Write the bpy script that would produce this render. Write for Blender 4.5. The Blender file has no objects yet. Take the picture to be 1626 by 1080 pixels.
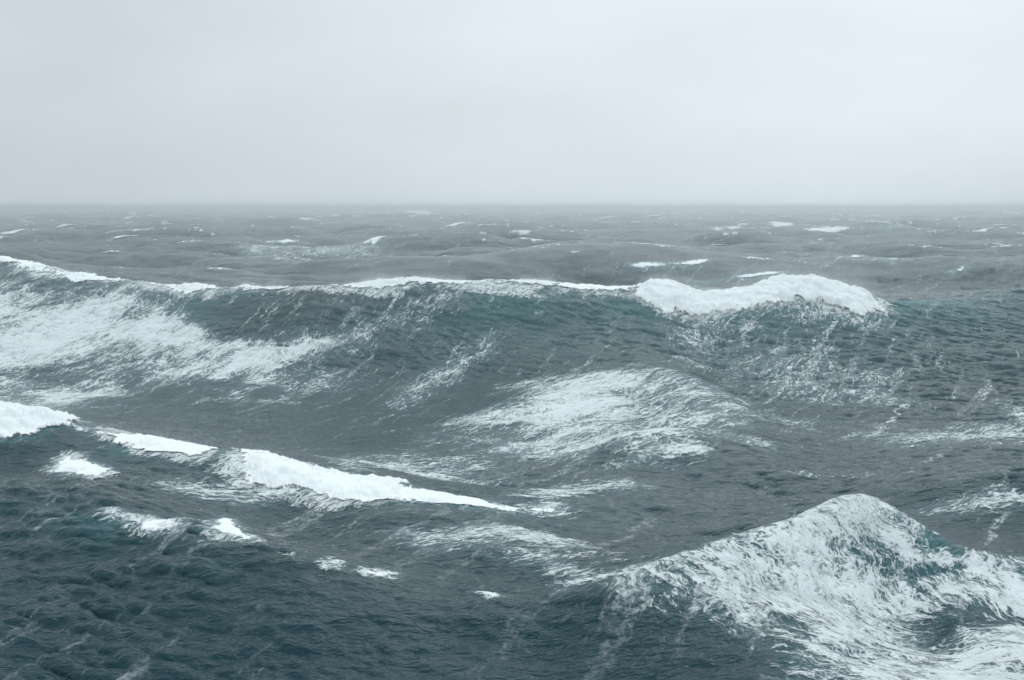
import bpy, math
import numpy as np
sc = bpy.context.scene
C = sc.collection
rad = math.radians

# ------------------------------------------------------------------ camera
PW, PH, F = 1626.0, 1080.0, 1900.0       # photograph size and focal length in its pixels
H = 15.0                                  # eye height on the ship
PITCH = math.atan((540 - 328) / F)
cam = bpy.data.cameras.new('camera')
cam.lens = 36 * F / PW; cam.sensor_width = 36
cam.clip_start = 0.5; cam.clip_end = 30000
co = bpy.data.objects.new('camera', cam); C.objects.link(co)
co.location = (0, 0, H); co.rotation_euler = (math.pi / 2 - PITCH, 0, 0)
sc.camera = co

# ------------------------------------------------------------------ world (overcast)
SUN_EL, SUN_AZ = rad(48), rad(12)         # azimuth clockwise from +Y
w = bpy.data.worlds.new("World"); sc.world = w; w.use_nodes = True
nt = w.node_tree; N = nt.nodes; Lk = nt.links; N.clear()
out = N.new('ShaderNodeOutputWorld'); bg = N.new('ShaderNodeBackground')
sky = N.new('ShaderNodeTexSky'); sky.sky_type = 'NISHITA'; sky.sun_disc = False
sky.sun_elevation = SUN_EL; sky.sun_rotation = SUN_AZ; sky.dust_density = 4; sky.air_density = 1.0
tc = N.new('ShaderNodeTexCoord'); sep = N.new('ShaderNodeSeparateXYZ')
Lk.new(tc.outputs['Generated'], sep.inputs[0])
rmp = N.new('ShaderNodeValToRGB')         # cloud deck brightness by elevation
el = rmp.color_ramp.elements
el[0].position = 0.0; el[0].color = (0.338, 0.382, 0.412, 1)
el[1].position = 1.0; el[1].color = (0.66, 0.74, 0.79, 1)
e = el.new(0.06); e.color = (0.352, 0.396, 0.424, 1)
e = el.new(0.16); e.color = (0.365, 0.406, 0.432, 1)
e = el.new(0.5); e.color = (0.54, 0.60, 0.64, 1)
Lk.new(sep.outputs['Z'], rmp.inputs[0])
mp = N.new('ShaderNodeMapping'); mp.inputs['Scale'].default_value = (1.0, 1.0, 3.2)
mp.inputs['Location'].default_value = (2.3, 0.4, 1.0)
Lk.new(tc.outputs['Generated'], mp.inputs[0])
nz = N.new('ShaderNodeTexNoise'); nz.inputs['Scale'].default_value = 2.6
nz.inputs['Detail'].default_value = 4; nz.inputs['Roughness'].default_value = 0.45
Lk.new(mp.outputs[0], nz.inputs[0])
mr = N.new('ShaderNodeMapRange')
mr.inputs[1].default_value = 0.3; mr.inputs[2].default_value = 0.7
mr.inputs[3].default_value = 0.91; mr.inputs[4].default_value = 1.07
Lk.new(nz.outputs[0], mr.inputs[0])
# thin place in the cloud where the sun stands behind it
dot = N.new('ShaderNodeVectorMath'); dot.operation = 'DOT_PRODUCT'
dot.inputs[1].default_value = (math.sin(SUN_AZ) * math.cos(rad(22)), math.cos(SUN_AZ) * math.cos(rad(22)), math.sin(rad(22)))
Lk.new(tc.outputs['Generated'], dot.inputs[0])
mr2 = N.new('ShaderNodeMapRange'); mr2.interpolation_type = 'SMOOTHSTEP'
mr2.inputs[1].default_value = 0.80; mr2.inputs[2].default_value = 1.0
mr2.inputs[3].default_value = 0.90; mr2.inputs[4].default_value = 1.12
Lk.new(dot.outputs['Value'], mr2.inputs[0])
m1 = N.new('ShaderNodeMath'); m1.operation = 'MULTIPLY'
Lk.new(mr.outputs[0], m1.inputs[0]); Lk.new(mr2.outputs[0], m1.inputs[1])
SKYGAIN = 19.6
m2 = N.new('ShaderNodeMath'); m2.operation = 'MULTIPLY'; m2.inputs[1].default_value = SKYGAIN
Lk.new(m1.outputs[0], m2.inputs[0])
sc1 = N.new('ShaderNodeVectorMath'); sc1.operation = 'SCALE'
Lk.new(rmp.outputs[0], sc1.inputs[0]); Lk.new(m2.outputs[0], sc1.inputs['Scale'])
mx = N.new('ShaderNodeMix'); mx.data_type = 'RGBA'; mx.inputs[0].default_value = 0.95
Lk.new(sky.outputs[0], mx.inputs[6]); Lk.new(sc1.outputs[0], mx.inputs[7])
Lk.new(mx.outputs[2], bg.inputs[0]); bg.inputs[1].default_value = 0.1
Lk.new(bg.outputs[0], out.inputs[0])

# ------------------------------------------------------------------ sun, exposure
sl = bpy.data.lights.new('sun', 'SUN'); sl.energy = 0.5; sl.angle = rad(40); sl.color = (1, 0.985, 0.96)
so = bpy.data.objects.new('sun', sl); C.objects.link(so)
so.rotation_euler = (math.pi / 2 - SUN_EL, 0, math.pi - SUN_AZ)   # light travels from the sun towards the ship
so.location = (0, 0, 60)
sc.view_settings.view_transform = 'Standard'; sc.view_settings.look = 'None'
sc.view_settings.exposure = 0.0; sc.view_settings.gamma = 1
sc.render.engine = 'CYCLES'
cy = sc.cycles
cy.use_denoising = True; cy.max_bounces = 6; cy.transparent_max_bounces = 40
cy.volume_bounces = 2; cy.volume_step_rate = 1

# ------------------------------------------------------------------ numpy tools
rng = np.random.default_rng(11)
def tile_noise(n, slope, seed, lo=1, hi=None):
    r = np.random.default_rng(seed)
    k = np.fft.fftfreq(n) * n
    kk = np.hypot(k[:, None], k[None, :]); kk[0, 0] = 1
    a = kk ** (-slope)
    a[kk < lo] = 0
    if hi: a *= np.exp(-(kk / hi) ** 2)
    a[0, 0] = 0
    s = np.fft.ifft2(a * (r.normal(size=(n, n)) + 1j * r.normal(size=(n, n)))).real
    return (s / s.std()).astype(np.float32)
def sample(t, L, x, y):
    n = t.shape[0]
    u = (x / L) % 1.0 * n; v = (y / L) % 1.0 * n
    i = np.floor(u).astype(np.int64); j = np.floor(v).astype(np.int64)
    fu = (u - i).astype(np.float32); fv = (v - j).astype(np.float32)
    i %= n; j %= n; i1 = (i + 1) % n; j1 = (j + 1) % n
    return (t[i, j] * (1 - fu) + t[i1, j] * fu) * (1 - fv) + (t[i, j1] * (1 - fu) + t[i1, j1] * fu) * fv
def sstep(a, b, x):
    t = np.clip((x - a) / (b - a), 0, 1); return t * t * (3 - 2 * t)
WIND = np.array([-0.33, -1.0]); WIND /= np.linalg.norm(WIND)
def ocean(n, L, seed, lmin, lmax, lpeak, rms, chop, spread, slope):
    """choppy wave field: returns Dx, Dy, Dz tiles; lmin/lmax/lpeak are wavelengths in metres"""
    r = np.random.default_rng(seed)
    k = np.fft.fftfreq(n) * n * 2 * math.pi / L
    kx, ky = np.meshgrid(k, k, indexing='ij')
    kk = np.hypot(kx, ky); kk[0, 0] = 1
    c = (kx * WIND[0] + ky * WIND[1]) / kk
    kp = 2 * math.pi / lpeak
    a = kk ** (-slope) * np.exp(-0.6 * (kp / kk) ** 4) * np.where(c > 0, c, 0) ** spread
    a += 0.07 * kk ** (-slope) * np.exp(-0.6 * (kp / kk) ** 4)
    a *= 1 / (1 + (2 * math.pi / lmax / kk) ** 8) * np.exp(-(kk / (2 * math.pi / lmin)) ** 2)
    a[0, 0] = 0
    h = a * (r.normal(size=(n, n)) + 1j * r.normal(size=(n, n)))
    z = np.fft.ifft2(h).real; s = rms / z.std()
    dx = np.fft.ifft2(1j * kx / kk * h).real; dy = np.fft.ifft2(1j * ky / kk * h).real
    return tuple((q * s * m).astype(np.float32) for q, m in ((dx, chop), (dy, chop), (z, 1)))
TA = ocean(1024, 420.0, 5, 1.8, 60, 17, 0.26, 1.0, 2.0, 2.1)
TB = ocean(1024, 67.0, 6, 0.34, 6, 1.8, 0.078, 1.1, 4.5, 1.8)
TC = ocean(1024, 1900.0, 7, 12, 300, 95, 2.5, 1.2, 3.0, 2.4)
N1 = tile_noise(512, 1.6, 21)      # broad fractal noise
N2 = tile_noise(512, 1.6, 22)
N3 = tile_noise(512, 1.15, 23)     # rougher

# ------------------------------------------------------------------ where the photograph's waves stand
def ray(px, py):
    a = (np.asarray(px, float) - PW / 2) / F; b = -(np.asarray(py, float) - PH / 2) / F
    cp, sp = math.cos(PITCH), math.sin(PITCH)
    return a, cp + b * sp, b * cp - sp           # x, y, z direction (y forward)
def at(px, py, z):
    dx, dy, dz = ray(px, py); t = (z - H) / dz
    return dx * t, dy * t
# ridges: crest line (px, py, height), front and back decay lengths in metres
RIDGES = {
 'main': ([(-500, 398, 205), (-200, 402, 198), (10, 411, 188), (100, 434, 172), (230, 453, 158), (350, 459, 151), (500, 457, 147), (640, 447, 146), (750, 447, 146),
           (880, 453, 146), (960, 456, 146), (1018, 459, 146), (1060, 465, 146), (1130, 469, 146), (1190, 463, 146), (1250, 457, 146), (1330, 459, 146), (1370, 468, 146),
           (1400, 477, 147), (1480, 481, 150), (1560, 472, 156), (1650, 458, 160), (1850, 455, 160), (2100, 458, 160)], 12.5, 20, 1.5),     # third value: distance
 'second': ([(-600, 610, 1.2), (-250, 625, 1.4), (0, 650, 1.3), (90, 660, 1.1), (200, 686, 0.5), (330, 714, -0.2), (400, 722, -0.3), (500, 742, -0.5), (600, 770, -0.8),
             (720, 790, -1.2), (850, 800, -1.6), (980, 800, -2.0)], 11, 11, 1.2),
 'hump': ([(700, 965, -2.0), (860, 938, -1.1), (1000, 905, -0.2), (1150, 866, 0.3), (1280, 816, 1.3), (1330, 798, 1.7), (1375, 773, 2.4), (1410, 800, 1.7), (1470, 834, 1.1),
           (1550, 868, 0.7), (1650, 885, 0.4), (1900, 900, 0.2)], 6.5, 6, 0.35),
 'near': ([(-500, 740, -0.2), (-100, 775, -0.3), (60, 790, -0.3), (180, 808, -0.1), (300, 826, -0.1), (420, 860, -0.4), (600, 905, -0.5), (780, 938, -1.1), (850, 960, -1.7)], 8, 7, 0.8),
 'centre': ([(560, 705, -4.2), (720, 662, -3.6), (850, 618, -2.6), (1000, 580, -0.9), (1090, 597, -1.3), (1190, 643, -2.9), (1260, 665, -4.2)], 10, 11, 1.3),
 'inner': ([(880, 730, -2.8), (980, 700, -2.0), (1060, 678, -1.4), (1150, 694, -1.8), (1240, 720, -2.6)], 5, 5, 0.7),
 'swell': ([(520, 860, -2.2), (640, 868, -1.7), (800, 872, -1.6), (950, 874, -2.0), (1060, 860, -2.4)], 4, 5, 0.8),
 'side': ([(1330, 790, -2.4), (1420, 772, -1.4), (1520, 757, -0.6), (1626, 745, -0.2), (1850, 740, 0)], 5, 7, 0.8),
}
PINS = [(0, 610, -4.0, 16), (250, 630, -4.4, 14), (480, 640, -4.6, 14), (720, 620, -4.4, 12), (600, 700, -4.3, 10), (800, 765, -4.2, 8), (1300, 635, -4.4, 14), (1500, 640, -3.9, 14),
        (1250, 740, -4.0, 9), (1450, 720, -3.0, 10), (1150, 800, -2.6, 7), (950, 840, -2.6, 6), (400, 800, -1.2, 5), (100, 730, -0.8, 6), (0, 730, -0.6, 6), (480, 820, -2.2, 5),
        (0, 1000, -2.4, 8), (300, 1040, -2.8, 7), (600, 1000, -2.6, 7), (900, 1050, -2.6, 7), (1300, 1060, -1.6, 5), (1560, 1060, -1.3, 5),
        (1500, 985, -1.5, 4), (1550, 820, -1.6, 6)]
XG = np.linspace(-400, 400, 3201)
def smooth(v, m):
    k = np.exp(-0.5 * (np.arange(-60, 61) * 0.25 / m) ** 2); k /= k.sum()
    return np.convolve(np.pad(v, 60, mode='edge'), k, mode='valid')
def by_distance(px, py, d):
    dx, dy, dz = ray(px, py); return (px, py, H + dz / dy * d)
RIDGES['main'] = ([by_distance(*p) for p in RIDGES['main'][0]],) + RIDGES['main'][1:]
rd = {}
for nm, (pts, wf, wb, ee) in RIDGES.items():
    P = np.array([at(a, b, c) for a, b, c in pts]); o = np.argsort(P[:, 0])
    X, Y = P[o, 0], P[o, 1]; Z = np.array([p[2] for p in pts])[o]
    sm = 0.04 * Y.mean() * 0.35
    yc = smooth(np.interp(XG, X, Y), sm)
    hats = []
    for i in range(len(X)):
        v = np.zeros(len(X)); v[i] = 1
        q = np.interp(XG, X, v)
        if i in (0, len(X) - 1):                      # fade out beyond the ends
            d = np.where(XG < X[0], X[0] - XG, 0) if i == 0 else np.where(XG > X[-1], XG - X[-1], 0)
            q = q * np.exp(-(d / (0.15 * Y.mean())) ** 2)
        hats.append(smooth(q, sm))
    sl_ = np.gradient(yc, XG)
    rd[nm] = dict(X=X, Y=Y, Z=Z, yc=yc, hats=hats, cs=1 / np.sqrt(1 + sl_ ** 2), wf=wf, wb=wb, e=ee, px=np.array([p[0] for p in pts])[o])
def prof(r, x, y):
    s = (y - np.interp(x, XG, r['yc'])) * np.interp(x, XG, r['cs'])
    q = np.sqrt(s * s + r['e'] ** 2) - r['e']
    wd = np.where(s < 0, r['wf'], r['wb'])
    return np.exp(-(q / wd) ** 1.15)
pins = [(*at(a, b, z), z, s) for a, b, z, s in PINS]
def basis(x, y):
    cols = []
    for r in rd.values():
        p = prof(r, x, y)
        for h_ in r['hats']: cols.append(p * np.interp(x, XG, h_))
    for (a, b, z, s) in pins: cols.append(np.exp(-((x - a) ** 2 + (y - b) ** 2) / (2 * s * s)))
    return cols
ex = np.concatenate([r['X'] for r in rd.values()] + [[p[0] for p in pins]])
ey = np.concatenate([r['Y'] for r in rd.values()] + [[p[1] for p in pins]])
ez = np.concatenate([r['Z'] for r in rd.values()] + [[p[2] for p in pins]])
def base(x, y):
    r = np.hypot(x, y)
    return (-2.9 - 1.6 * np.exp(-((r - 118) / 28) ** 2)) * np.exp(-(np.maximum(r - 125, 0) / 45) ** 2)
Bm = np.stack(basis(ex, ey), 1)
PRI = np.concatenate([np.maximum(ez[:len(ez) - len(pins)] - base(ex, ey)[:len(ez) - len(pins)], 0.3) * 0.85, np.zeros(len(pins))])
LAM = np.concatenate([np.full(len(ez) - len(pins), 0.02), np.full(len(pins), 0.10)])
SM = []; _k = 0                                   # neighbouring heights along a ridge should not jump
for r in rd.values():
    for i in range(1, len(r['X']) - 1):
        v_ = np.zeros(Bm.shape[1]); t_ = (r['X'][i] - r['X'][i - 1]) / (r['X'][i + 1] - r['X'][i - 1])
        v_[_k + i] = 1; v_[_k + i - 1] = -(1 - t_); v_[_k + i + 1] = -t_; SM.append(v_)
    _k += len(r['X'])
SM = np.array(SM)
coef = np.linalg.solve(Bm.T @ Bm + np.diag(LAM) + 0.25 * SM.T @ SM, Bm.T @ (ez - base(ex, ey)) + LAM * PRI)
_k = 0
for r in rd.values():
    n = len(r['hats']); r['A'] = sum(c * h_ for c, h_ in zip(coef[_k:_k + n], r['hats'])); _k += n
pc = coef[_k:]
def low(x, y):
    """the big named waves"""
    h = base(x, y)
    for r in rd.values():
        m = (y > 8) & (y < 420)
        if m.any(): h[m] += prof(r, x[m], y[m]) * np.interp(x[m], XG, r['A'])
    for c, (a, b, z, s) in zip(pc, pins):
        m = (abs(x - a) < 4 * s) & (abs(y - b) < 4 * s)
        h[m] += c * np.exp(-((x[m] - a) ** 2 + (y[m] - b) ** 2) / (2 * s * s))
    return h
def sea(x, y, lod=0.0):
    """full sea surface: rest position -> displaced position"""
    r = np.hypot(x, y)
    z = low(x, y)
    wc = sstep(170, 330, r) * np.where(y < 0, 1, 1) * 1.0
    wa = (0.42 + 0.75 * sstep(150, 400, r)) * (1 - 0.6 * sstep(1500, 6000, r))
    wb = 1 / (1 + (r / 420.0) ** 2) * 1.0
    gust = np.clip(0.78 + 0.3 * sample(N1, 190.0, x, y), 0.3, 1.1)
    X, Y, Z = x.copy(), y.copy(), z
    global CAP
    CAP = 0
    for T, L, wgt, ang in ((TC, 1900.0, wc, 0), (TA, 420.0, wa, 0), (TB, 67.0, wb * gust, 0), (TB, 151.0, wb * 0.34 * gust, 1)):
        u, v = (x, y) if not ang else (x * 0.94 + y * 0.34, -x * 0.34 + y * 0.94)
        f = L / (67.0 if T is TB else L)
        dx = sample(T[0], L, u, v) * wgt * f; dy = sample(T[1], L, u, v) * wgt * f
        if ang: dx, dy = dx * 0.94 - dy * 0.34, dx * 0.34 + dy * 0.94
        zz_ = sample(T[2], L, u, v)
        if T is not TC: CAP = CAP + zz_ / (0.26 if T is TA else 0.085 if not ang else 0.12) * (0.9 if T is TA else 0.35)
        else: CAP = CAP + zz_ / 2.5 * 0.6 * wc
        X -= dx * 1.0; Y -= dy * 1.0; Z = Z + zz_ * wgt * f
    return X, Y, Z
def hit(px, py):
    """first point of the big-wave surface seen through a pixel"""
    dx, dy, dz = ray(px, py)
    t = np.concatenate([np.arange(15, 400, 0.2), np.geomspace(400, 9000, 1200)]) / dy
    x, y, z = dx * t, dy * t, H + dz * t
    b = np.where(z < low(x, y))[0]
    i = b[0] if len(b) else len(t) - 1
    return float(x[i]), float(y[i])
def crest(nm, px, back=0.0):
    """the crest line of a ridge at the photograph's column px, moved back by some metres"""
    r = rd[nm]; o = np.argsort(r['px'])
    X = float(np.interp(px, r['px'][o], r['X'][o]))
    return X, float(np.interp(X, XG, r['yc'])) + back

# ------------------------------------------------------------------ the sheet: a fan of cells, finer where the sea is near
Q = 1.0
def steps(a, b, s0, s1):
    o = [a]
    while o[-1] < b:
        f = (o[-1] - a) / (b - a); o.append(o[-1] + (s0 + (s1 - s0) * f) / Q)
    return o[:-1]
R = np.array(steps(2, 28, 1.0, .3) + steps(28, 60, .11, .13) + steps(60, 190, .16, .26) + steps(190, 420, .5, 1.3) + steps(420, 1500, 1.5, 8) + steps(1500, 9000, 12, 90) + [9000])
core = np.linspace(-27, 27, int(1500 * Q))
side = [27.0]; s_ = 0.05
while side[-1] < 180: side.append(min(180, side[-1] + s_)); s_ = min(s_ * 1.06, 3)
side = np.array(side[1:])
TH = np.radians(np.concatenate([-side[::-1], core, side]))
NR, NT = len(R), len(TH)
rx = (R[:, None] * np.sin(TH)[None, :]).ravel(); ry = (R[:, None] * np.cos(TH)[None, :]).ravel()
SX, SY, SZ = sea(rx, ry)
g = lambda a: a.reshape(NR, NT)
rx, ry, SX, SY, SZ, CAP = map(g, (rx, ry, SX, SY, SZ, CAP))
def vecs(ax): return np.stack([np.gradient(q_, axis=ax) for q_ in (SX, SY, SZ)], -1)
NV = np.cross(vecs(1), vecs(0)); NV /= np.linalg.norm(NV, axis=-1, keepdims=True) + 1e-9
NV *= np.where(np.nanmedian(NV[..., 2]) < 0, -1, 1)
TAN = (SZ - H) / np.hypot(SX, SY)
VIS = TAN >= np.maximum.accumulate(TAN, 0) - 1e-6

def mesh_from(pos, quads, name, mat, attrs):
    me = bpy.data.meshes.new(name)
    n, m = len(pos), len(quads)
    me.vertices.add(n); me.vertices.foreach_set('co', np.ascontiguousarray(pos, np.float32).ravel())
    fs = quads.shape[1]
    me.loops.add(m * fs); me.loops.foreach_set('vertex_index', np.ascontiguousarray(quads, np.int32).ravel())
    me.polygons.add(m); me.polygons.foreach_set('loop_start', np.arange(0, m * fs, fs, dtype=np.int32))
    me.polygons.foreach_set('loop_total', np.full(m, fs, np.int32))
    me.polygons.foreach_set('use_smooth', np.ones(m, bool))
    me.update(calc_edges=True)
    for k, v in attrs.items():
        v = np.ascontiguousarray(v, np.float32)
        if v.ndim == 1:
            a = me.attributes.new(k, 'FLOAT', 'POINT'); a.data.foreach_set('value', v)
        else:
            a = me.attributes.new(k, 'FLOAT_VECTOR', 'POINT'); a.data.foreach_set('vector', v.ravel())
    me.materials.append(mat)
    return me
def flow(x, y, ang=0.0):
    """coordinates across and along the drift of the foam, bent a little"""
    a = math.atan2(WIND[0], WIND[1]) + rad(ang)
    c, s = math.cos(a), math.sin(a)
    wx = sample(N1, 90.0, x, y) * 0.7 + sample(N2, 33.0, x, y) * 0.08
    u = x * c - y * s + wx; v = x * s + y * c
    return u, v
def polysd(poly, x, y):
    """signed distance, positive inside"""
    P = np.array(poly); d = np.full(x.shape, 1e9); ins = np.zeros(x.shape, bool)
    for i in range(len(P)):
        a, b = P[i], P[(i + 1) % len(P)]
        e_ = b - a; t = np.clip(((x - a[0]) * e_[0] + (y - a[1]) * e_[1]) / (e_ @ e_ + 1e-9), 0, 1)
        d = np.minimum(d, np.hypot(x - a[0] - t * e_[0], y - a[1] - t * e_[1]))
        c = (a[1] > y) != (b[1] > y)
        with np.errstate(divide='ignore', invalid='ignore'):
            ins ^= c & (x < (b[0] - a[0]) * (y - a[1]) / (b[1] - a[1]) + a[0])
    return np.where(ins, d, -d)
def block(poly, m):
    """row and column range of the fan that covers a polygon"""
    P = np.array(poly); r = np.hypot(P[:, 0], P[:, 1]); t = np.arctan2(P[:, 0], P[:, 1])
    i0 = max(0, np.searchsorted(R, r.min() - m)); i1 = min(NR, np.searchsorted(R, r.max() + m) + 1)
    j0 = max(0, np.searchsorted(TH, t.min() - m / r.min())); j1 = min(NT, np.searchsorted(TH, t.max() + m / r.min()) + 1)
    return slice(i0, i1), slice(j0, j1)
def cut(keep, arrs):
    """quads of a block where any corner is kept, with compact vertices"""
    n, m = keep.shape
    idx = np.arange(n * m).reshape(n, m)
    kq = keep[:-1, :-1] | keep[1:, :-1] | keep[:-1, 1:] | keep[1:, 1:]
    q = np.stack([idx[:-1, :-1][kq], idx[:-1, 1:][kq], idx[1:, 1:][kq], idx[1:, :-1][kq]], 1)[:, ::-1]
    u, inv = np.unique(q, return_inverse=True)
    return inv.reshape(q.shape), [a.ravel()[u] for a in arrs]

# ------------------------------------------------------------------ materials
def nodes(name):
    m = bpy.data.materials.new(name); m.use_nodes = True; t = m.node_tree; t.nodes.clear()
    return m, t
class G:
    def __init__(s, t): s.t = t
    def n(s, typ, **kw):
        o = s.t.nodes.new(typ)
        for k, v in kw.items(): setattr(o, k, v)
        return o
    def put(s, sock, v):
        if isinstance(v, bpy.types.NodeSocket): s.t.links.new(v, sock)
        else: sock.default_value = v
    def attr(s, name, out='Fac'):
        return s.n('ShaderNodeAttribute', attribute_name=name).outputs[out]
    def math(s, op, a, b=0.0, clamp=False):
        o = s.n('ShaderNodeMath', operation=op, use_clamp=clamp); s.put(o.inputs[0], a); s.put(o.inputs[1], b); return o.outputs[0]
    def rng(s, v, a, b, c=0.0, d=1.0, smooth=True):
        o = s.n('ShaderNodeMapRange', interpolation_type='SMOOTHSTEP' if smooth else 'LINEAR')
        for i, q in enumerate((v, a, b, c, d)): s.put(o.inputs[i], q)
        return o.outputs[0]
    def scale(s, vec, xyz, loc=(0, 0, 0)):
        o = s.n('ShaderNodeMapping'); s.put(o.inputs[0], vec); o.inputs['Scale'].default_value = xyz; o.inputs['Location'].default_value = loc; return o.outputs[0]
    def noise(s, vec, sc_, det=5, rough=0.55, dist=0.0, typ='FBM'):
        o = s.n('ShaderNodeTexNoise'); o.noise_type = typ; s.put(o.inputs['Vector'], vec)
        o.inputs['Scale'].default_value = sc_; o.inputs['Detail'].default_value = det
        o.inputs['Roughness'].default_value = rough; o.inputs['Distortion'].default_value = dist
        return o.outputs[0]
    def web(s, vec, sc_, rnd=1.0):
        o = s.n('ShaderNodeTexVoronoi', feature='DISTANCE_TO_EDGE'); s.put(o.inputs['Vector'], vec)
        o.inputs['Scale'].default_value = sc_; o.inputs['Randomness'].default_value = rnd
        return o.outputs['Distance']
    def mix(s, f, a, b):
        o = s.n('ShaderNodeMix', data_type='RGBA'); s.put(o.inputs[0], f); s.put(o.inputs[6], a); s.put(o.inputs[7], b); return o.outputs[2]
    def warp(s, vec, sc_, amt, det=2):
        o = s.n('ShaderNodeTexNoise'); s.put(o.inputs['Vector'], vec); o.inputs['Scale'].default_value = sc_; o.inputs['Detail'].default_value = det
        a = s.n('ShaderNodeVectorMath', operation='SUBTRACT'); s.put(a.inputs[0], o.outputs['Color']); a.inputs[1].default_value = (.5, .5, .5)
        b = s.n('ShaderNodeVectorMath', operation='MULTIPLY_ADD'); s.put(b.inputs[0], a.outputs[0]); b.inputs[1].default_value = (amt,) * 3; s.put(b.inputs[2], vec)
        return b.outputs[0]
def foam_pattern(q, fl):
    """0..1 height-like pattern of drifting foam: streaks, clots and lace (no density yet)"""
    wv = q.warp(fl, 0.35, 1.6, 4)
    st = q.noise(q.scale(wv, (2.8, 0.24, 0.9)), 1.0, 9, 0.70)            # streaks along the drift
    cl = q.noise(q.scale(wv, (0.8, 0.30, 0.8)), 0.8, 6, 0.6)
    def vein(vec, xyz, loc, det, width):
        n_ = q.noise(q.scale(vec, xyz, loc), 1.0, det, 0.55)
        return q.rng(q.math('ABSOLUTE', q.math('SUBTRACT', n_, 0.5)), 0.0, width, 1, 0)
    v1 = vein(wv, (0.95, 0.32, 0.7), (0, 0, 0), 6, 0.040)
    v2 = vein(wv, (2.3, 0.8, 1.6), (7, 3, 1), 5, 0.055)
    v3 = vein(wv, (5.5, 2.2, 4.0), (1, 9, 4), 4, 0.075)
    lace = q.math('MAXIMUM', v1, q.math('MAXIMUM', q.math('MULTIPLY', v2, 0.8), q.math('MULTIPLY', v3, 0.55)))
    return st, cl, lace
def water_material():
    m, t = nodes('sea_water'); q = G(t)
    o = q.n('ShaderNodeOutputMaterial'); p = q.n('ShaderNodeBsdfPrincipled')
    rest = q.attr('rest', 'Vector'); fl = q.attr('flow', 'Vector')
    lace = q.attr('lace'); cap = q.attr('cap'); aer = q.attr('aer'); thin = q.attr('thin')
    st, cl, lc = foam_pattern(q, fl)
    # long thin wind rows
    wv = q.warp(fl, 0.35, 0.9, 5)
    fine = q.rng(q.noise(q.scale(fl, (1, .6, 1)), 3.2, 7, 0.75), 0.42, 0.64)
    r1 = q.rng(q.noise(q.scale(wv, (0.75, 0.035, 0.2)), 1.0, 4, 0.55), 0.57, 0.66)
    r2 = q.rng(q.noise(q.scale(wv, (2.2, 0.16, 0.6), (5, 2, 1)), 1.0, 5, 0.62), 0.56, 0.76)
    brk = q.rng(q.noise(q.scale(fl, (0.25, 0.08, 0.2)), 1.0, 5, 0.65), 0.36, 0.62)
    rows = q.math('ADD', q.math('MULTIPLY', q.math('MULTIPLY', r1, fine), 0.75), q.math('MULTIPLY', r2, q.math('MULTIPLY', fine, 0.7)), True)
    rows = q.math('MULTIPLY', q.math('MULTIPLY', rows, brk), q.math('ADD', q.math('MULTIPLY', lace, 2.4), 0.3), True)
    # lacy areas
    msk = q.rng(q.math('ADD', q.math('MULTIPLY', cl, 0.55), q.math('MULTIPLY', st, 0.45)), q.math('SUBTRACT', 0.66, q.math('MULTIPLY', lace, 0.26)), q.math('SUBTRACT', 0.84, q.math('MULTIPLY', lace, 0.26)))
    lay = q.math('MULTIPLY', q.math('ADD', q.math('MULTIPLY', lc, 0.75), q.math('MULTIPLY', st, 0.22)), msk)
    lay = q.math('MULTIPLY', lay, q.rng(fine, 0.0, 1.0, 0.35, 1.0))
    foam = q.math('ADD', rows, q.math('MULTIPLY', lay, 0.70), True)
    foam = q.math('MAXIMUM', foam, q.math('MULTIPLY', q.rng(q.math('ADD', cap, q.math('MULTIPLY', q.math('SUBTRACT', fine, 0.5), 0.5)), 0.35, 0.8), 0.9))
    deep = q.mix(aer, (0.0012, 0.0250, 0.0345, 1), (0.09, 0.185, 0.205, 1))
    deep = q.mix(thin, deep, (0.010, 0.110, 0.118, 1))  # teal glow of light through the crests, painted into the water colour
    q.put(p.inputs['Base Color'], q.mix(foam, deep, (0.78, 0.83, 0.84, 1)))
    q.put(p.inputs['Roughness'], q.math('ADD', q.math('MULTIPLY', foam, 0.45), q.attr('rgh')))
    p.inputs['IOR'].default_value = 1.333; p.inputs['Specular Tint'].default_value = (0.50, 0.90, 1.0, 1); p.inputs['Specular IOR Level'].default_value = 0.33
    # ripples
    a_ = q.warp(rest, 0.9, 0.35, 3)
    def wavelets(xyz, loc, det):
        n_ = q.noise(q.scale(a_, xyz, loc), 1.0, det, 0.5)
        return q.math('SUBTRACT', 0.5, q.math('ABSOLUTE', q.math('SUBTRACT', n_, 0.5)))
    hgt = q.math('ADD', q.math('MULTIPLY', wavelets((0.75, 1.7, 0.8), (0, 0, 0), 3), 0.27), q.math('ADD', q.math('MULTIPLY', wavelets((2.3, 4.6, 2.4), (3, 5, 1), 3), 0.12), q.math('MULTIPLY', wavelets((6.5, 11.0, 6.5), (1, 2, 7), 2), 0.035)))
    hgt = q.math('ADD', hgt, q.math('MULTIPLY', foam, 0.03))
    hgt = q.math('ADD', hgt, q.math('MULTIPLY', q.attr('far'), wavelets((0.13, 0.32, 0.15), (8, 1, 2), 4)))
    bp = q.n('ShaderNodeBump'); bp.inputs['Strength'].default_value = 1.0; bp.inputs['Distance'].default_value = 1.0
    q.put(bp.inputs['Height'], hgt); q.put(p.inputs['Normal'], bp.outputs[0])
    t.links.new(p.outputs[0], o.inputs[0]); return m
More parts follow.
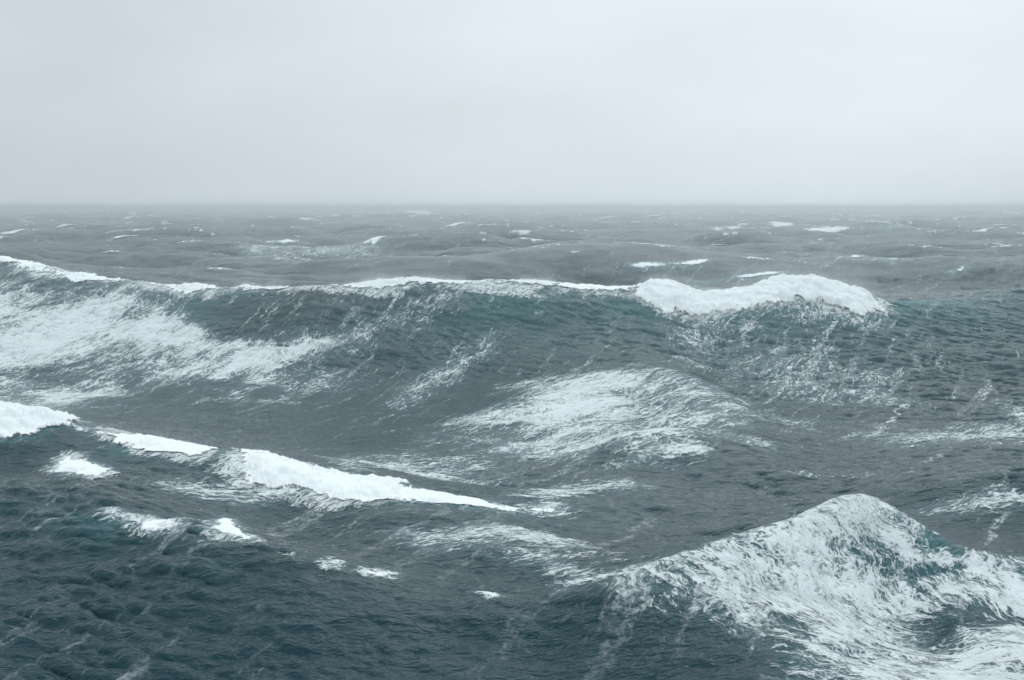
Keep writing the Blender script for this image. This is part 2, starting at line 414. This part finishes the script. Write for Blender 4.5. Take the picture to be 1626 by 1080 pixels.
def foam_material():
    """drifting foam: a broken white layer with holes"""
    m, t = nodes('drifting_foam'); q = G(t)
    o = q.n('ShaderNodeOutputMaterial'); p = q.n('ShaderNodeBsdfPrincipled')
    fl = q.attr('flow', 'Vector'); den = q.attr('den')
    st, cl, lc = foam_pattern(q, fl)
    fine = q.noise(q.scale(fl, (1.0, 0.45, 1)), 6.0, 6, 0.7)
    dn = q.math('SUBTRACT', q.math('ADD', q.math('MULTIPLY', st, 1.32), q.math('MULTIPLY', cl, 0.55)), 0.28)
    dn = q.math('ADD', dn, q.math('MULTIPLY', lc, 0.36))
    dn = q.math('ADD', dn, q.math('SUBTRACT', q.math('MULTIPLY', fine, 0.80), 0.25))
    thr = q.math('SUBTRACT', 1.16, q.math('MULTIPLY', den, 0.66))
    a = q.rng(dn, thr, q.math('ADD', thr, 0.44))
    a = q.math('MULTIPLY', a, q.rng(den, 0.0, 0.15))
    a = q.math('MULTIPLY', a, 0.92)
    p.inputs['Base Color'].default_value = (0.80, 0.85, 0.86, 1)
    p.inputs['Roughness'].default_value = 0.7; p.inputs['IOR'].default_value = 1.2
    q.put(p.inputs['Alpha'], a)
    bp = q.n('ShaderNodeBump'); bp.inputs['Strength'].default_value = 0.8; bp.inputs['Distance'].default_value = 1.0
    q.put(bp.inputs['Height'], q.math('MULTIPLY', dn, 0.12)); q.put(p.inputs['Normal'], bp.outputs[0])
    t.links.new(p.outputs[0], o.inputs[0]); return m
def white_material():
    m, t = nodes('breaking_water'); q = G(t)
    o = q.n('ShaderNodeOutputMaterial'); p = q.n('ShaderNodeBsdfPrincipled')
    rest = q.attr('rest', 'Vector'); den = q.attr('den')
    n1 = q.noise(q.scale(rest, (1, 0.6, 1)), 1.7, 8, 0.65); n2 = q.noise(rest, 0.5, 4, 0.6)
    s_ = q.math('ADD', q.math('MULTIPLY', n1, 0.8), q.math('MULTIPLY', n2, 0.5))
    thr = q.math('SUBTRACT', 0.92, q.math('MULTIPLY', den, 1.05))
    q.put(p.inputs['Alpha'], q.rng(s_, thr, q.math('ADD', thr, 0.40)))
    p.inputs['Base Color'].default_value = (0.90, 0.93, 0.935, 1)
    p.inputs['Roughness'].default_value = 0.8; p.inputs['IOR'].default_value = 1.15
    p.inputs['Subsurface Weight'].default_value = 0.0
    bp = q.n('ShaderNodeBump'); bp.inputs['Strength'].default_value = 0.5; bp.inputs['Distance'].default_value = 1.0
    q.put(bp.inputs['Height'], q.math('MULTIPLY', n1, 0.25)); q.put(p.inputs['Normal'], bp.outputs[0])
    t.links.new(p.outputs[0], o.inputs[0]); return m
def plain_material(name, col, rough):
    m, t = nodes(name); q = G(t)
    o = q.n('ShaderNodeOutputMaterial'); p = q.n('ShaderNodeBsdfPrincipled')
    p.inputs['Base Color'].default_value = (*col, 1); p.inputs['Roughness'].default_value = rough; p.inputs['IOR'].default_value = 1.2
    t.links.new(p.outputs[0], o.inputs[0]); return m
M_WATER, M_FOAM, M_WHITE = water_material(), foam_material(), white_material()
M_SPRAY = plain_material('spray_droplets', (0.9, 0.93, 0.94), 0.8)

# ------------------------------------------------------------------ foam regions, as outlines on the water
def W(*pts): return [hit(a, b) for a, b in pts]
def band(nm, cols, back=1.2):
    """whitewater on a crest: cols = (px, py of its lower edge); the upper edge runs just behind the crest line"""
    up = [crest(nm, a, back) for a, b in cols]; lo = [hit(a, b) for a, b in cols]
    for i in range(len(lo)):                         # the lower edge always lies in front of the crest
        c0 = crest(nm, cols[i][0]); lo[i] = (lo[i][0], min(lo[i][1], c0[1] - 0.5))
    return up + lo[::-1]
HOLES = [(W((1340, 850), (1420, 845), (1500, 862), (1550, 888), (1470, 892), (1380, 872)), 0.9), (W((1150, 975), (1210, 960), (1260, 985), (1230, 1010)), 0.8), (W((1400, 990), (1500, 960), (1640, 945), (1640, 960), (1530, 985), (1450, 1010)), 0.7),
         (W((230, 480), (420, 470), (600, 480), (560, 515), (430, 518), (330, 545), (270, 530)), 3.0)]
PATCH = []   # (label, outline, edge softness, density, drift angle, category)
def patch(label, poly, soft, den, ang=0, group='foam patches drifting on the waves'): PATCH.append((label, poly, soft, den, ang, group))
patch('broad white foam field covering the left end of the long breaking wave', W((-180, 470), (0, 478), (70, 462), (170, 456), (240, 466), (222, 500), (262, 535), (330, 548), (430, 522), (570, 508), (560, 560), (470, 592), (380, 600), (290, 622), (230, 630), (130, 614), (60, 602), (0, 598), (-180, 590)), 8, 0.98, 12)
patch('streaked foam patch over the low hump in the middle of the sea', W((665, 712), (740, 672), (840, 636), (930, 604), (1000, 582), (1060, 590), (1120, 610), (1165, 630), (1205, 650), (1160, 672), (1090, 666), (1040, 676), (990, 696), (910, 732), (850, 750), (770, 752), (680, 742)), 7.5, 1.08, 34)
patch('thick foam sheet over the peaked wave at the lower right', [crest('hump', a, 0.8) for a in (850, 1000, 1150, 1280, 1340, 1375, 1420, 1480, 1560, 1640)] + W((1850, 915), (1850, 940), (1640, 935), (1540, 948), (1440, 952), (1390, 970), (1330, 990), (1250, 988), (1180, 985), (1100, 982), (1000, 975), (900, 966)), 1.8, 0.92, -35)
patch('lacy foam running down the front of the peaked wave', W((1120, 950), (1200, 940), (1320, 960), (1400, 975), (1440, 1010), (1420, 1060), (1440, 1100), (1260, 1100), (1225, 1040), (1190, 1000)), 1.8, 0.76, -55)
patch('thick white foam filling the bottom right corner', W((1390, 1100), (1470, 1025), (1540, 985), (1630, 960), (1850, 950), (1850, 1250), (1390, 1250)), 2.0, 0.92, -60)
patch('thin horizontal foam streak above the small whitecaps in the foreground', W((620, 862), (700, 866), (800, 858), (900, 868), (940, 884), (860, 890), (740, 886), (650, 880)), 1.4, 0.66, 50)
patch('slanting foam streak on the face of the long breaking wave', W((640, 640), (690, 600), (745, 565), (740, 590), (700, 618), (660, 640)), 3.0, 0.6, 14)
patch('foam line trailing in from the right edge below the long wave', W((1390, 700), (1480, 694), (1560, 676), (1626, 645), (1800, 640), (1800, 690), (1626, 690), (1540, 714), (1440, 714)), 3.0, 0.58, 40)
patch('narrow foam strip by the right edge behind the peaked wave', W((1470, 800), (1560, 796), (1660, 792), (1800, 792), (1800, 808), (1626, 812), (1520, 810)), 1.3, 0.7, 60)
patch('small foam streaks behind the big whitecap left of centre', W((520, 728), (600, 732), (632, 744), (600, 754), (545, 748)), 1.2, 0.72, 60)
patch('web of foam hanging below the crest of the tallest breaker', W((1060, 500), (1180, 496), (1260, 472), (1330, 480), (1370, 500), (1330, 540), (1240, 560), (1140, 560), (1080, 545)), 6, 0.58, 0)
patch('pale foam scum below the left whitecaps', W((275, 772), (340, 766), (430, 772), (450, 786), (400, 794), (320, 790)), 1.4, 0.58, 50)
patch('small white foam clot beside the middle hump', W((1036, 712), (1060, 704), (1110, 710), (1120, 722), (1060, 728)), 1.0, 0.8, 40)
patch('foam web right of the middle hump on the lower wave face', W((1240, 590), (1310, 590), (1400, 618), (1450, 612), (1440, 640), (1360, 632), (1290, 622)), 5, 0.55, 20)
patch('foam streaks trailing from the right end of the long thin whitecap', W((830, 790), (900, 778), (1000, 766), (1020, 775), (940, 790), (880, 806)), 1.6, 0.6, 60)
patch('hazy foam smear far out on the left', W((345, 415), (400, 400), (480, 392), (560, 396), (480, 412), (400, 420)), 18, 0.55, 10)
patch('faint foam ribbon running into the peaked wave from the left', W((770, 895), (850, 900), (900, 915), (960, 920), (900, 925), (840, 912)), 1.0, 0.62, 60)

BREAK = []   # (label, outline, edge width, thickness, spray)
def brk(label, poly, edge, thick, spray=0, group='whitecaps breaking along the waves'): BREAK.append((label, poly, edge, thick, spray, group))
brk('slanting white crest at the far left end of the long wave', band('main', [(-60, 412), (10, 422), (60, 436), (120, 446), (170, 448), (205, 452)], 1.0), 1.4, 0.7, 2500)
brk('short rounded white break where the long wave begins to steepen', band('main', [(205, 458), (250, 467), (285, 473), (320, 466), (350, 462)], 1.0), 1.4, 0.9, 1500)
brk('long thin white crest along the middle of the long wave', band('main', [(375, 461), (450, 459), (510, 459), (550, 462), (600, 459), (680, 454), (740, 458), (790, 464), (840, 461), (872, 455)], 1.2), 1.3, 0.7, 60000)
brk('faint thin crest between the long crest and the tallest breaker', band('main', [(885, 459), (930, 461), (975, 465), (1012, 468)], 1.0), 1.6, 0.45, 2000)
brk('tallest breaker, thick white foam tumbling from the long wave on the right', band('main', [(1018, 472), (1050, 490), (1090, 499), (1135, 506), (1175, 496), (1215, 482), (1265, 472), (1305, 477), (1345, 492), (1385, 497), (1402, 494)], 3.0), 1.4, 1.35, 150000)
brk('thick spray blown break at the left edge', band('second', [(-250, 690), (-100, 696), (0, 696), (50, 690), (85, 676), (110, 668)], 1.4), 1.4, 0.7, 70000)
brk('thin white crest linking the left edge break to the next whitecap', band('second', [(105, 668), (130, 674), (160, 684), (175, 690)], 0.3), 0.8, 0.3, 0)
brk('white crest sloping down right of the left edge break', band('second', [(150, 690), (185, 698), (230, 708), (280, 718), (305, 726), (322, 724), (335, 718)], 0.9), 0.9, 0.45, 4000)
brk('ragged white patch breaking below the left edge crest', W((84, 752), (92, 722), (112, 716), (125, 728), (150, 740), (178, 756), (150, 764), (115, 756)), 0.6, 0.3, 0)
brk('biggest foreground whitecap, thick foam left of centre', band('second', [(368, 748), (385, 770), (430, 778), (480, 790), (530, 796), (580, 797), (625, 797)], 1.6), 0.8, 0.6, 8000)
brk('long thin tail of foam right of the biggest foreground whitecap', band('second', [(610, 794), (680, 800), (740, 805), (800, 808), (850, 808), (880, 806)], 0.4), 0.8, 0.25, 0)
brk('small white break on the dark wave at the lower left', band('near', [(174, 812), (205, 822), (235, 834), (262, 832), (282, 824)], 0.4), 0.5, 0.14, 0)
brk('narrow slanting whitecap right of the small lower left break', W((338, 830), (360, 832), (395, 846), (420, 856), (392, 860), (360, 848)), 0.5, 0.22, 0)
brk('tiny round whitecap in the lower left centre', W((502, 890), (525, 885), (547, 891), (530, 899), (508, 898)), 0.35, 0.12, 0)
brk('little flat whitecap right of the tiny round one', W((562, 902), (600, 898), (642, 905), (610, 913), (582, 914)), 0.35, 0.10, 0)
brk('smallest whitecap left of the tiny round one', W((443, 880), (462, 878), (474, 886), (458, 889)), 0.3, 0.09, 0)
brk('thin whitecap at the left foot of the peaked wave', W((742, 930), (765, 930), (802, 938), (780, 942)), 0.22, 0.06, 0)
brk('small curling break in front of the peaked wave', W((1128, 972), (1150, 948), (1166, 946), (1180, 962), (1196, 988), (1172, 992), (1168, 968), (1152, 962)), 0.22, 0.15, 0)
brk('white peak of the foam covered wave at the lower right', band('hump', [(1335, 806), (1365, 815), (1400, 812), (1432, 824)], 0.2), 0.8, 0.2, 3000)
FAR = [ # px, py, width px, height px, label
 (320, 344, 90, 4, 'long thin whitecap on the horizon at the left'), (668, 333, 150, 7, 'widest pale whitecap on the horizon at the centre'),
 (192, 344, 14, 5, 'short whitecap on the horizon near the left edge'), (193, 371, 34, 5, 'whitecap below the short one near the left edge'),
 (300, 380, 28, 5, 'pointed whitecap in the hazy water above the foam smear'), (430, 383, 50, 4, 'thin whitecap above the hazy foam smear'),
 (598, 380, 28, 7, 'tilted whitecap on the far dark wave above the long crest'), (95, 355, 70, 4, 'faint wide whitecap at the far left'),
 (505, 347, 30, 4, 'tiny whitecap on the horizon left of centre'), (725, 356, 40, 3, 'faint whitecap below the widest horizon one'),
 (1346, 358, 130, 6, 'longest far whitecap at the upper right'), (1237, 352, 26, 9, 'peaked far whitecap left of the longest far one'),
 (1145, 360, 40, 6, 'low far whitecap left of the peaked far one'), (1120, 388, 100, 5, 'long slanting whitecap above the tallest breaker'),
 (1356, 404, 30, 8, 'bright rounded whitecap above the right end of the tallest breaker'), (1402, 404, 26, 6, 'whitecap just right of the bright rounded one'),
 (1573, 361, 36, 4, 'thin far whitecap near the right edge'), (1527, 422, 26, 4, 'thin whitecap in the middle distance near the right edge'),
 (1563, 447, 8, 7, 'tiny white fleck on the right shoulder of the long wave'), (1160, 436, 110, 5, 'pale whitecap just behind the tallest breaker'),
 (1035, 342, 40, 4, 'small whitecap on the horizon right of centre'), (1325, 341, 40, 3, 'thin horizon whitecap above the longest far one'),
 (1400, 341, 28, 3, 'small horizon whitecap right of the thin one'), (1065, 416, 90, 4, 'thin whitecap left of and behind the tallest breaker'),
 (1600, 336, 50, 4, 'pale whitecap on the horizon at the right edge'), (15, 366, 40, 5, 'pale whitecap at the left edge of the far sea'),
]

# attributes of the sea under and round the foam
AER = np.zeros_like(SX); CREST_GLOW = np.zeros_like(SX)
LACE = 0.26 + 0.16 * np.clip(sample(N1, 140.0, rx, ry), -1.5, 2.0) + 0.08 * sample(N2, 37.0, rx, ry)
rr = np.hypot(rx, ry)
LACE = np.clip(LACE, 0.0, 0.8)
LACE *= (1 - 0.25 * sstep(85, 120, rr)) * (1 - 0.72 * sstep(170, 300, rr)) * (1 + 0.5 * (1 - sstep(60, 90, rr)))
for nm, poly_l, amt, soft in (
    ('a', W((380, 470), (900, 465), (1400, 500), (1200, 600), (900, 600), (600, 640), (500, 560)), 0.22, 14),
    ('b', W((1000, 500), (1400, 500), (1450, 640), (1150, 620)), 0.3, 10),
    ('c', W((650, 680), (1250, 560), (1626, 640), (1626, 700), (1100, 780), (850, 780)), 0.22, 8),
    ('d', W((0, 840), (160, 810), (150, 860), (40, 900)), 0.12, 2.5),
    ('e', W((1000, 930), (1626, 930), (1800, 1200), (1250, 1200), (1200, 1000)), 0.25, 2.5)):
    bi, bj = block(poly_l, soft * 1.5)
    s = polysd(poly_l, rx[bi, bj], ry[bi, bj])
    LACE[bi, bj] += amt * sstep(-soft, soft, s)
# light glowing green through steep upper faces, painted as a tint of the base colour
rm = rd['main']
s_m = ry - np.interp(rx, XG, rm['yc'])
CREST_GLOW = np.where((s_m < 1), np.exp(-np.maximum(-s_m - 1, 0) / 9.0), np.exp(-np.maximum(s_m - 1, 0) / 3.0)) * (np.clip(0.7 + 0.35 * sample(N1, 120.0, rx + 31, ry), 0, 1)) * (ry > 60) * 0.9
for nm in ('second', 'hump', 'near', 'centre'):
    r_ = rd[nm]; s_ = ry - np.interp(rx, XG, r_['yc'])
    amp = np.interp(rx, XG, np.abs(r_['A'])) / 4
    CREST_GLOW = np.maximum(CREST_GLOW, np.exp(-(s_ + 1.2) ** 2 / 5) * np.clip(0.3 + 0.5 * sample(N2, 40.0, rx, ry), 0, 1) * np.clip(amp, 0, 1) * (ry > 10) * 0.8)

def link(me, name, label, cat, group=None, kind=None):
    o = bpy.data.objects.new(name, me); C.objects.link(o)
    if label: o['label'] = label
    if cat: o['category'] = cat
    if group: o['group'] = group
    if kind: o['kind'] = kind
    return o
def flecks(pts, size, name, parent, seed):
    """small drops of spray, each a little tetrahedron"""
    r = np.random.default_rng(seed); n = len(pts)
    T = np.array([[1, 1, 1], [1, -1, -1], [-1, 1, -1], [-1, -1, 1]], float) * 0.577
    v = pts[:, None, :] + T[None] * size[:, None, None] * r.uniform(0.5, 1.3, (n, 4, 3))
    f = (np.array([[0, 2, 1], [0, 1, 3], [0, 3, 2], [1, 2, 3]])[None] + 4 * np.arange(n)[:, None, None]).reshape(-1, 3)
    me = mesh_from(v.reshape(-1, 3), f, name, M_SPRAY, {})
    o = bpy.data.objects.new(name, me); C.objects.link(o); o.parent = parent; return o

for i_, (label, poly, soft, den, ang, group) in enumerate(PATCH):
    bi, bj = block(poly, soft * 1.6)
    x, y = rx[bi, bj], ry[bi, bj]
    wx = x + sample(N2, 45.0, x, y) * soft * 0.45; wy = y + sample(N1, 38.0, x, y) * soft * 0.6
    sd = polysd(poly, wx, wy)
    u, v = flow(x, y, ang)
    d = sstep(-soft * 1.1, soft * 0.8, sd) * den * np.clip(0.88 + 0.19 * sample(N2, 24.0, u * 1.3, v * 0.3) + 0.06 * sample(N3, 30.0, x, y), 0.3, 1.12)
    for hp, hs in HOLES: d = d * (1 - 0.62 * sstep(-hs, hs, polysd(hp, wx, wy)))
    AER[bi, bj] = np.maximum(AER[bi, bj], np.clip(d, 0, 1) * 0.75)
    LACE[bi, bj] = np.maximum(LACE[bi, bj], sstep(-soft * 1.5, soft * 0.6, sd) * 0.62 * den)
    off = 0.035 + 0.0002 * np.hypot(x, y) + 0.016 * (i_ % 5)
    X, Y, Z = SX[bi, bj] + NV[bi, bj, 0] * off, SY[bi, bj] + NV[bi, bj, 1] * off, SZ[bi, bj] + NV[bi, bj, 2] * off
    qd, (X, Y, Z, U, V, D) = cut(d > 0.012, (X, Y, Z, u, v, d))
    if len(qd) == 0: print('EMPTY PATCH', label); continue
    cx, cy_, cz = X.mean(), Y.mean(), Z.min()
    me = mesh_from(np.stack([X - cx, Y - cy_, Z - cz], 1), qd, 'foam_patch', M_FOAM, {'den': D, 'flow': np.stack([U, V, Z], 1)})
    o = link(me, 'foam_patch', label, 'foam patch', group); o.location = (cx, cy_, cz)

def whitewater(label, poly, edge, thick, spray, group, k, name='whitecap', trail=True):
    bi, bj = block(poly, edge * 3.2)
    x, y = rx[bi, bj], ry[bi, bj]
    if x.size < 9: print('EMPTY', label); return
    sc_ = max(edge, 0.6); poly_ = poly
    sd = polysd(poly, x, y) - 0.15 * edge
    sd = sd + edge * ((0.2 if name == 'far_whitecap' else 0.45) * sample(N1, 16.0 * sc_, x, y * 0.8) + (0.08 if name == 'far_whitecap' else 0.25) * sample(N3, 9.0 * sc_, y, x)) 
    b = sample(N1, 24.0 if thick > 1.2 else 9.0 if thick > .5 else 4.0, x, y); b2 = sample(N1, 17.0, x + 5, y)
    body = np.clip((sd + edge * 0.35) / (edge * 1.9), 0, 1) ** 0.8
    th = thick * body * (0.75 + 0.16 * b2 + 0.10 * b) - 0.06
    d = sstep(-edge * 0.55, edge * 0.75, sd) * (0.72 if name == 'far_whitecap' else 0.55 if thick < 0.21 else 0.8 if thick < 0.36 else 1.0)
    AER[bi, bj] = np.maximum(AER[bi, bj], sstep(-edge * 1.4, 0, sd) * 0.6)
    LACE[bi, bj] = np.maximum(LACE[bi, bj], sstep(-edge * 2.0, 0, sd) * 0.6)
    th = np.maximum(th, 0.03 + (0.0011 if thick > 0.4 else 0.0003) * y) 
    fw = 0.08 if thick > 0.5 else 0.3; X = SX[bi, bj] + WIND[0] * th * fw; Y = SY[bi, bj] + WIND[1] * th * fw; Z = SZ[bi, bj] + th
    keep = d > 0.02
    qd, (X, Y, Z, RX, RY, D) = cut(keep, (X, Y, Z, x, y, d))
    if len(qd) == 0: print('EMPTY', label); return
    cx, cy_, cz = X.mean(), Y.mean(), Z.min()
    me = mesh_from(np.stack([X - cx, Y - cy_, Z - cz], 1), qd, name, M_WHITE, {'den': D, 'rest': np.stack([X, Y, Z], 1)})
    o = link(me, name, label, 'whitecap', group); o.location = (cx, cy_, cz)
    if trail:
        d2 = sstep(-min(edge, 1.4) * 1.3, edge * 0.2, polysd(poly, x, y + edge * 0.15) + min(edge, 1.2) * 0.6 * sample(N2, 15.0, x, y)) * (0.74 if thick > 0.26 else 0.58)
        off = 0.02 + 0.00015 * np.hypot(x, y)
        u, v = flow(x, y, 20)
        q2, (X2, Y2, Z2, U2, V2, D2) = cut(d2 > 0.02, (SX[bi, bj] + NV[bi, bj, 0] * off, SY[bi, bj] + NV[bi, bj, 1] * off, SZ[bi, bj] + NV[bi, bj, 2] * off, u, v, d2))
        m2 = mesh_from(np.stack([X2 - cx, Y2 - cy_, Z2 - cz], 1), q2, 'foam_fringe', M_FOAM, {'den': D2, 'flow': np.stack([U2, V2, Z2], 1)})
        o2 = bpy.data.objects.new('foam_fringe', m2); C.objects.link(o2); o2.parent = o
    if spray:
        r = np.random.default_rng(100 + k)
        wgt = D.clip(0, 1) * (D > 0.6 * D.max()); i = r.choice(len(X), spray, p=wgt / wgt.sum())
        hgt = r.exponential(1.0, spray) ** 1.2 * thick * 0.5
        bl = r.normal(size=(spray, 2)) * 0.25 * thick
        P = np.stack([X[i] - cx + bl[:, 0] - WIND[0] * hgt * 0.8, Y[i] - cy_ + bl[:, 1] - WIND[1] * hgt * 0.9, Z[i] - cz + hgt], 1)
        dist = np.hypot(cx, cy_)
        flecks(P, r.uniform(0.4, 1.0, spray) * (0.004 + 0.00008 * dist), 'spray', o, 300 + k)
for k, (label, poly, edge, thick, spray, group) in enumerate(BREAK):
    whitewater(label, poly, edge, thick, spray, group, k)
SPX, SPZ = None, None
for k, (px, py, wd, ht, label) in enumerate(FAR):
    wd *= 1.3
    # stand each far whitecap on the highest water close to where the photograph shows it
    x0, y0 = at(px, max(py, 333.5), 0.6)
    d0 = math.hypot(x0, y0); half = wd / 2 / F * d0
    jc = int(np.argmin(abs(TH - math.atan2(x0, y0)))); js = slice(jc - 12, jc + 13)
    want = math.tan(-PITCH - math.atan((py + ht * 0.3 - PH / 2) / F))
    cost = abs(TAN[:, js] - want) * 40 - 0.02 * SZ[:, js] + (~VIS[:, js]) * 9 + (R[:, None] < 175) * 9
    b = np.unravel_index(np.argmin(cost), cost.shape); b = (b[0], b[1] + jc - 12)
    x0, y0 = float(rx[b]), float(ry[b]); d0 = math.hypot(x0, y0); half = wd / 2 / F * d0
    fr = max(ht / F * d0 * 4.0, 1.6)
    pts = []
    n = 10
    for s_ in range(n + 1):
        t = -1 + 2 * s_ / n; pts.append((x0 + half * t, y0 + fr * 0.3 + fr * 0.15 * math.sin(3 * t + k)))
    for s_ in range(n, -1, -1):
        t = -1 + 2 * s_ / n; pts.append((x0 + half * t, y0 - fr * 0.7 * math.sqrt(max(1 - t * t, 0.02)) * (0.8 + 0.3 * math.sin(5 * t + k))))
    whitewater(label, pts, fr * 0.5, ht / F * d0 * 0.45, 0, 'whitecaps scattered over the far sea', 50 + k, 'far_whitecap', False)

# ------------------------------------------------------------------ the sea sheet
fu, fv = flow(rx.ravel(), ry.ravel(), 9)
idx = np.arange(NR * NT).reshape(NR, NT)
quads = np.stack([idx[:-1, :-1].ravel(), idx[1:, :-1].ravel(), idx[1:, 1:].ravel(), idx[:-1, 1:].ravel()], 1)[:, ::-1]
z0 = np.zeros(NR * NT, np.float32)
RGH = 0.06 + 0.18 * sstep(60, 400, rr)
me = mesh_from(np.stack([SX.ravel(), SY.ravel(), SZ.ravel()], 1), quads[:, ::-1][:, ::-1], 'water', M_WATER,
               {'rest': np.stack([SX.ravel(), SY.ravel(), SZ.ravel()], 1), 'flow': np.stack([fu, fv, SZ.ravel()], 1),
                'lace': LACE.ravel(), 'cap': (sstep(2.25, 3.3, CAP) * (0.55 + 0.45 * sstep(120, 260, rr))).ravel(), 'aer': AER.ravel(), 'far': (2.4 * sstep(190, 450, rr)).ravel(), 'thin': CREST_GLOW.ravel(), 'rgh': RGH.ravel()})
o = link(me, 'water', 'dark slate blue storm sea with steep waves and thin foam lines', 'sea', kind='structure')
if me.polygons[len(me.polygons) // 2].normal.z < 0: me.flip_normals()
for ob in C.objects:
    if ob.type == 'MESH' and ob.name != 'water' and not ob.name.startswith('spray') and ob.data.polygons[0].normal.z < 0: ob.data.flip_normals()
print('verts', NR, NT, 'z', SZ.min(), SZ.max())

# ------------------------------------------------------------------ haze
HD = 0.0011
x1, zb, zt = 9400.0, float(SZ.min()) - 1.0, max(H, float(SZ.max())) + 1.5
v = [(a * x1, b * x1, c) for c in (zb, zt) for a, b in ((-1, -1), (1, -1), (1, 1), (-1, 1))]
f = [(3, 2, 1, 0), (4, 5, 6, 7), (0, 1, 5, 4), (1, 2, 6, 5), (2, 3, 7, 6), (3, 0, 4, 7)]
hm = bpy.data.meshes.new('haze'); hm.from_pydata(v, [], f)
m, t = nodes('sea_mist'); vo = t.nodes.new('ShaderNodeVolumePrincipled'); oo = t.nodes.new('ShaderNodeOutputMaterial')
vo.inputs['Color'].default_value = (0.95, 0.985, 1.0, 1); vo.inputs['Density'].default_value = HD; vo.inputs['Anisotropy'].default_value = 0.85
t.links.new(vo.outputs[0], oo.inputs['Volume']); hm.materials.append(m)
ho = bpy.data.objects.new('haze', hm); C.objects.link(ho); ho['kind'] = 'stuff'; ho['label'] = 'pale grey sea mist hanging over the whole sea'; ho['category'] = 'haze'
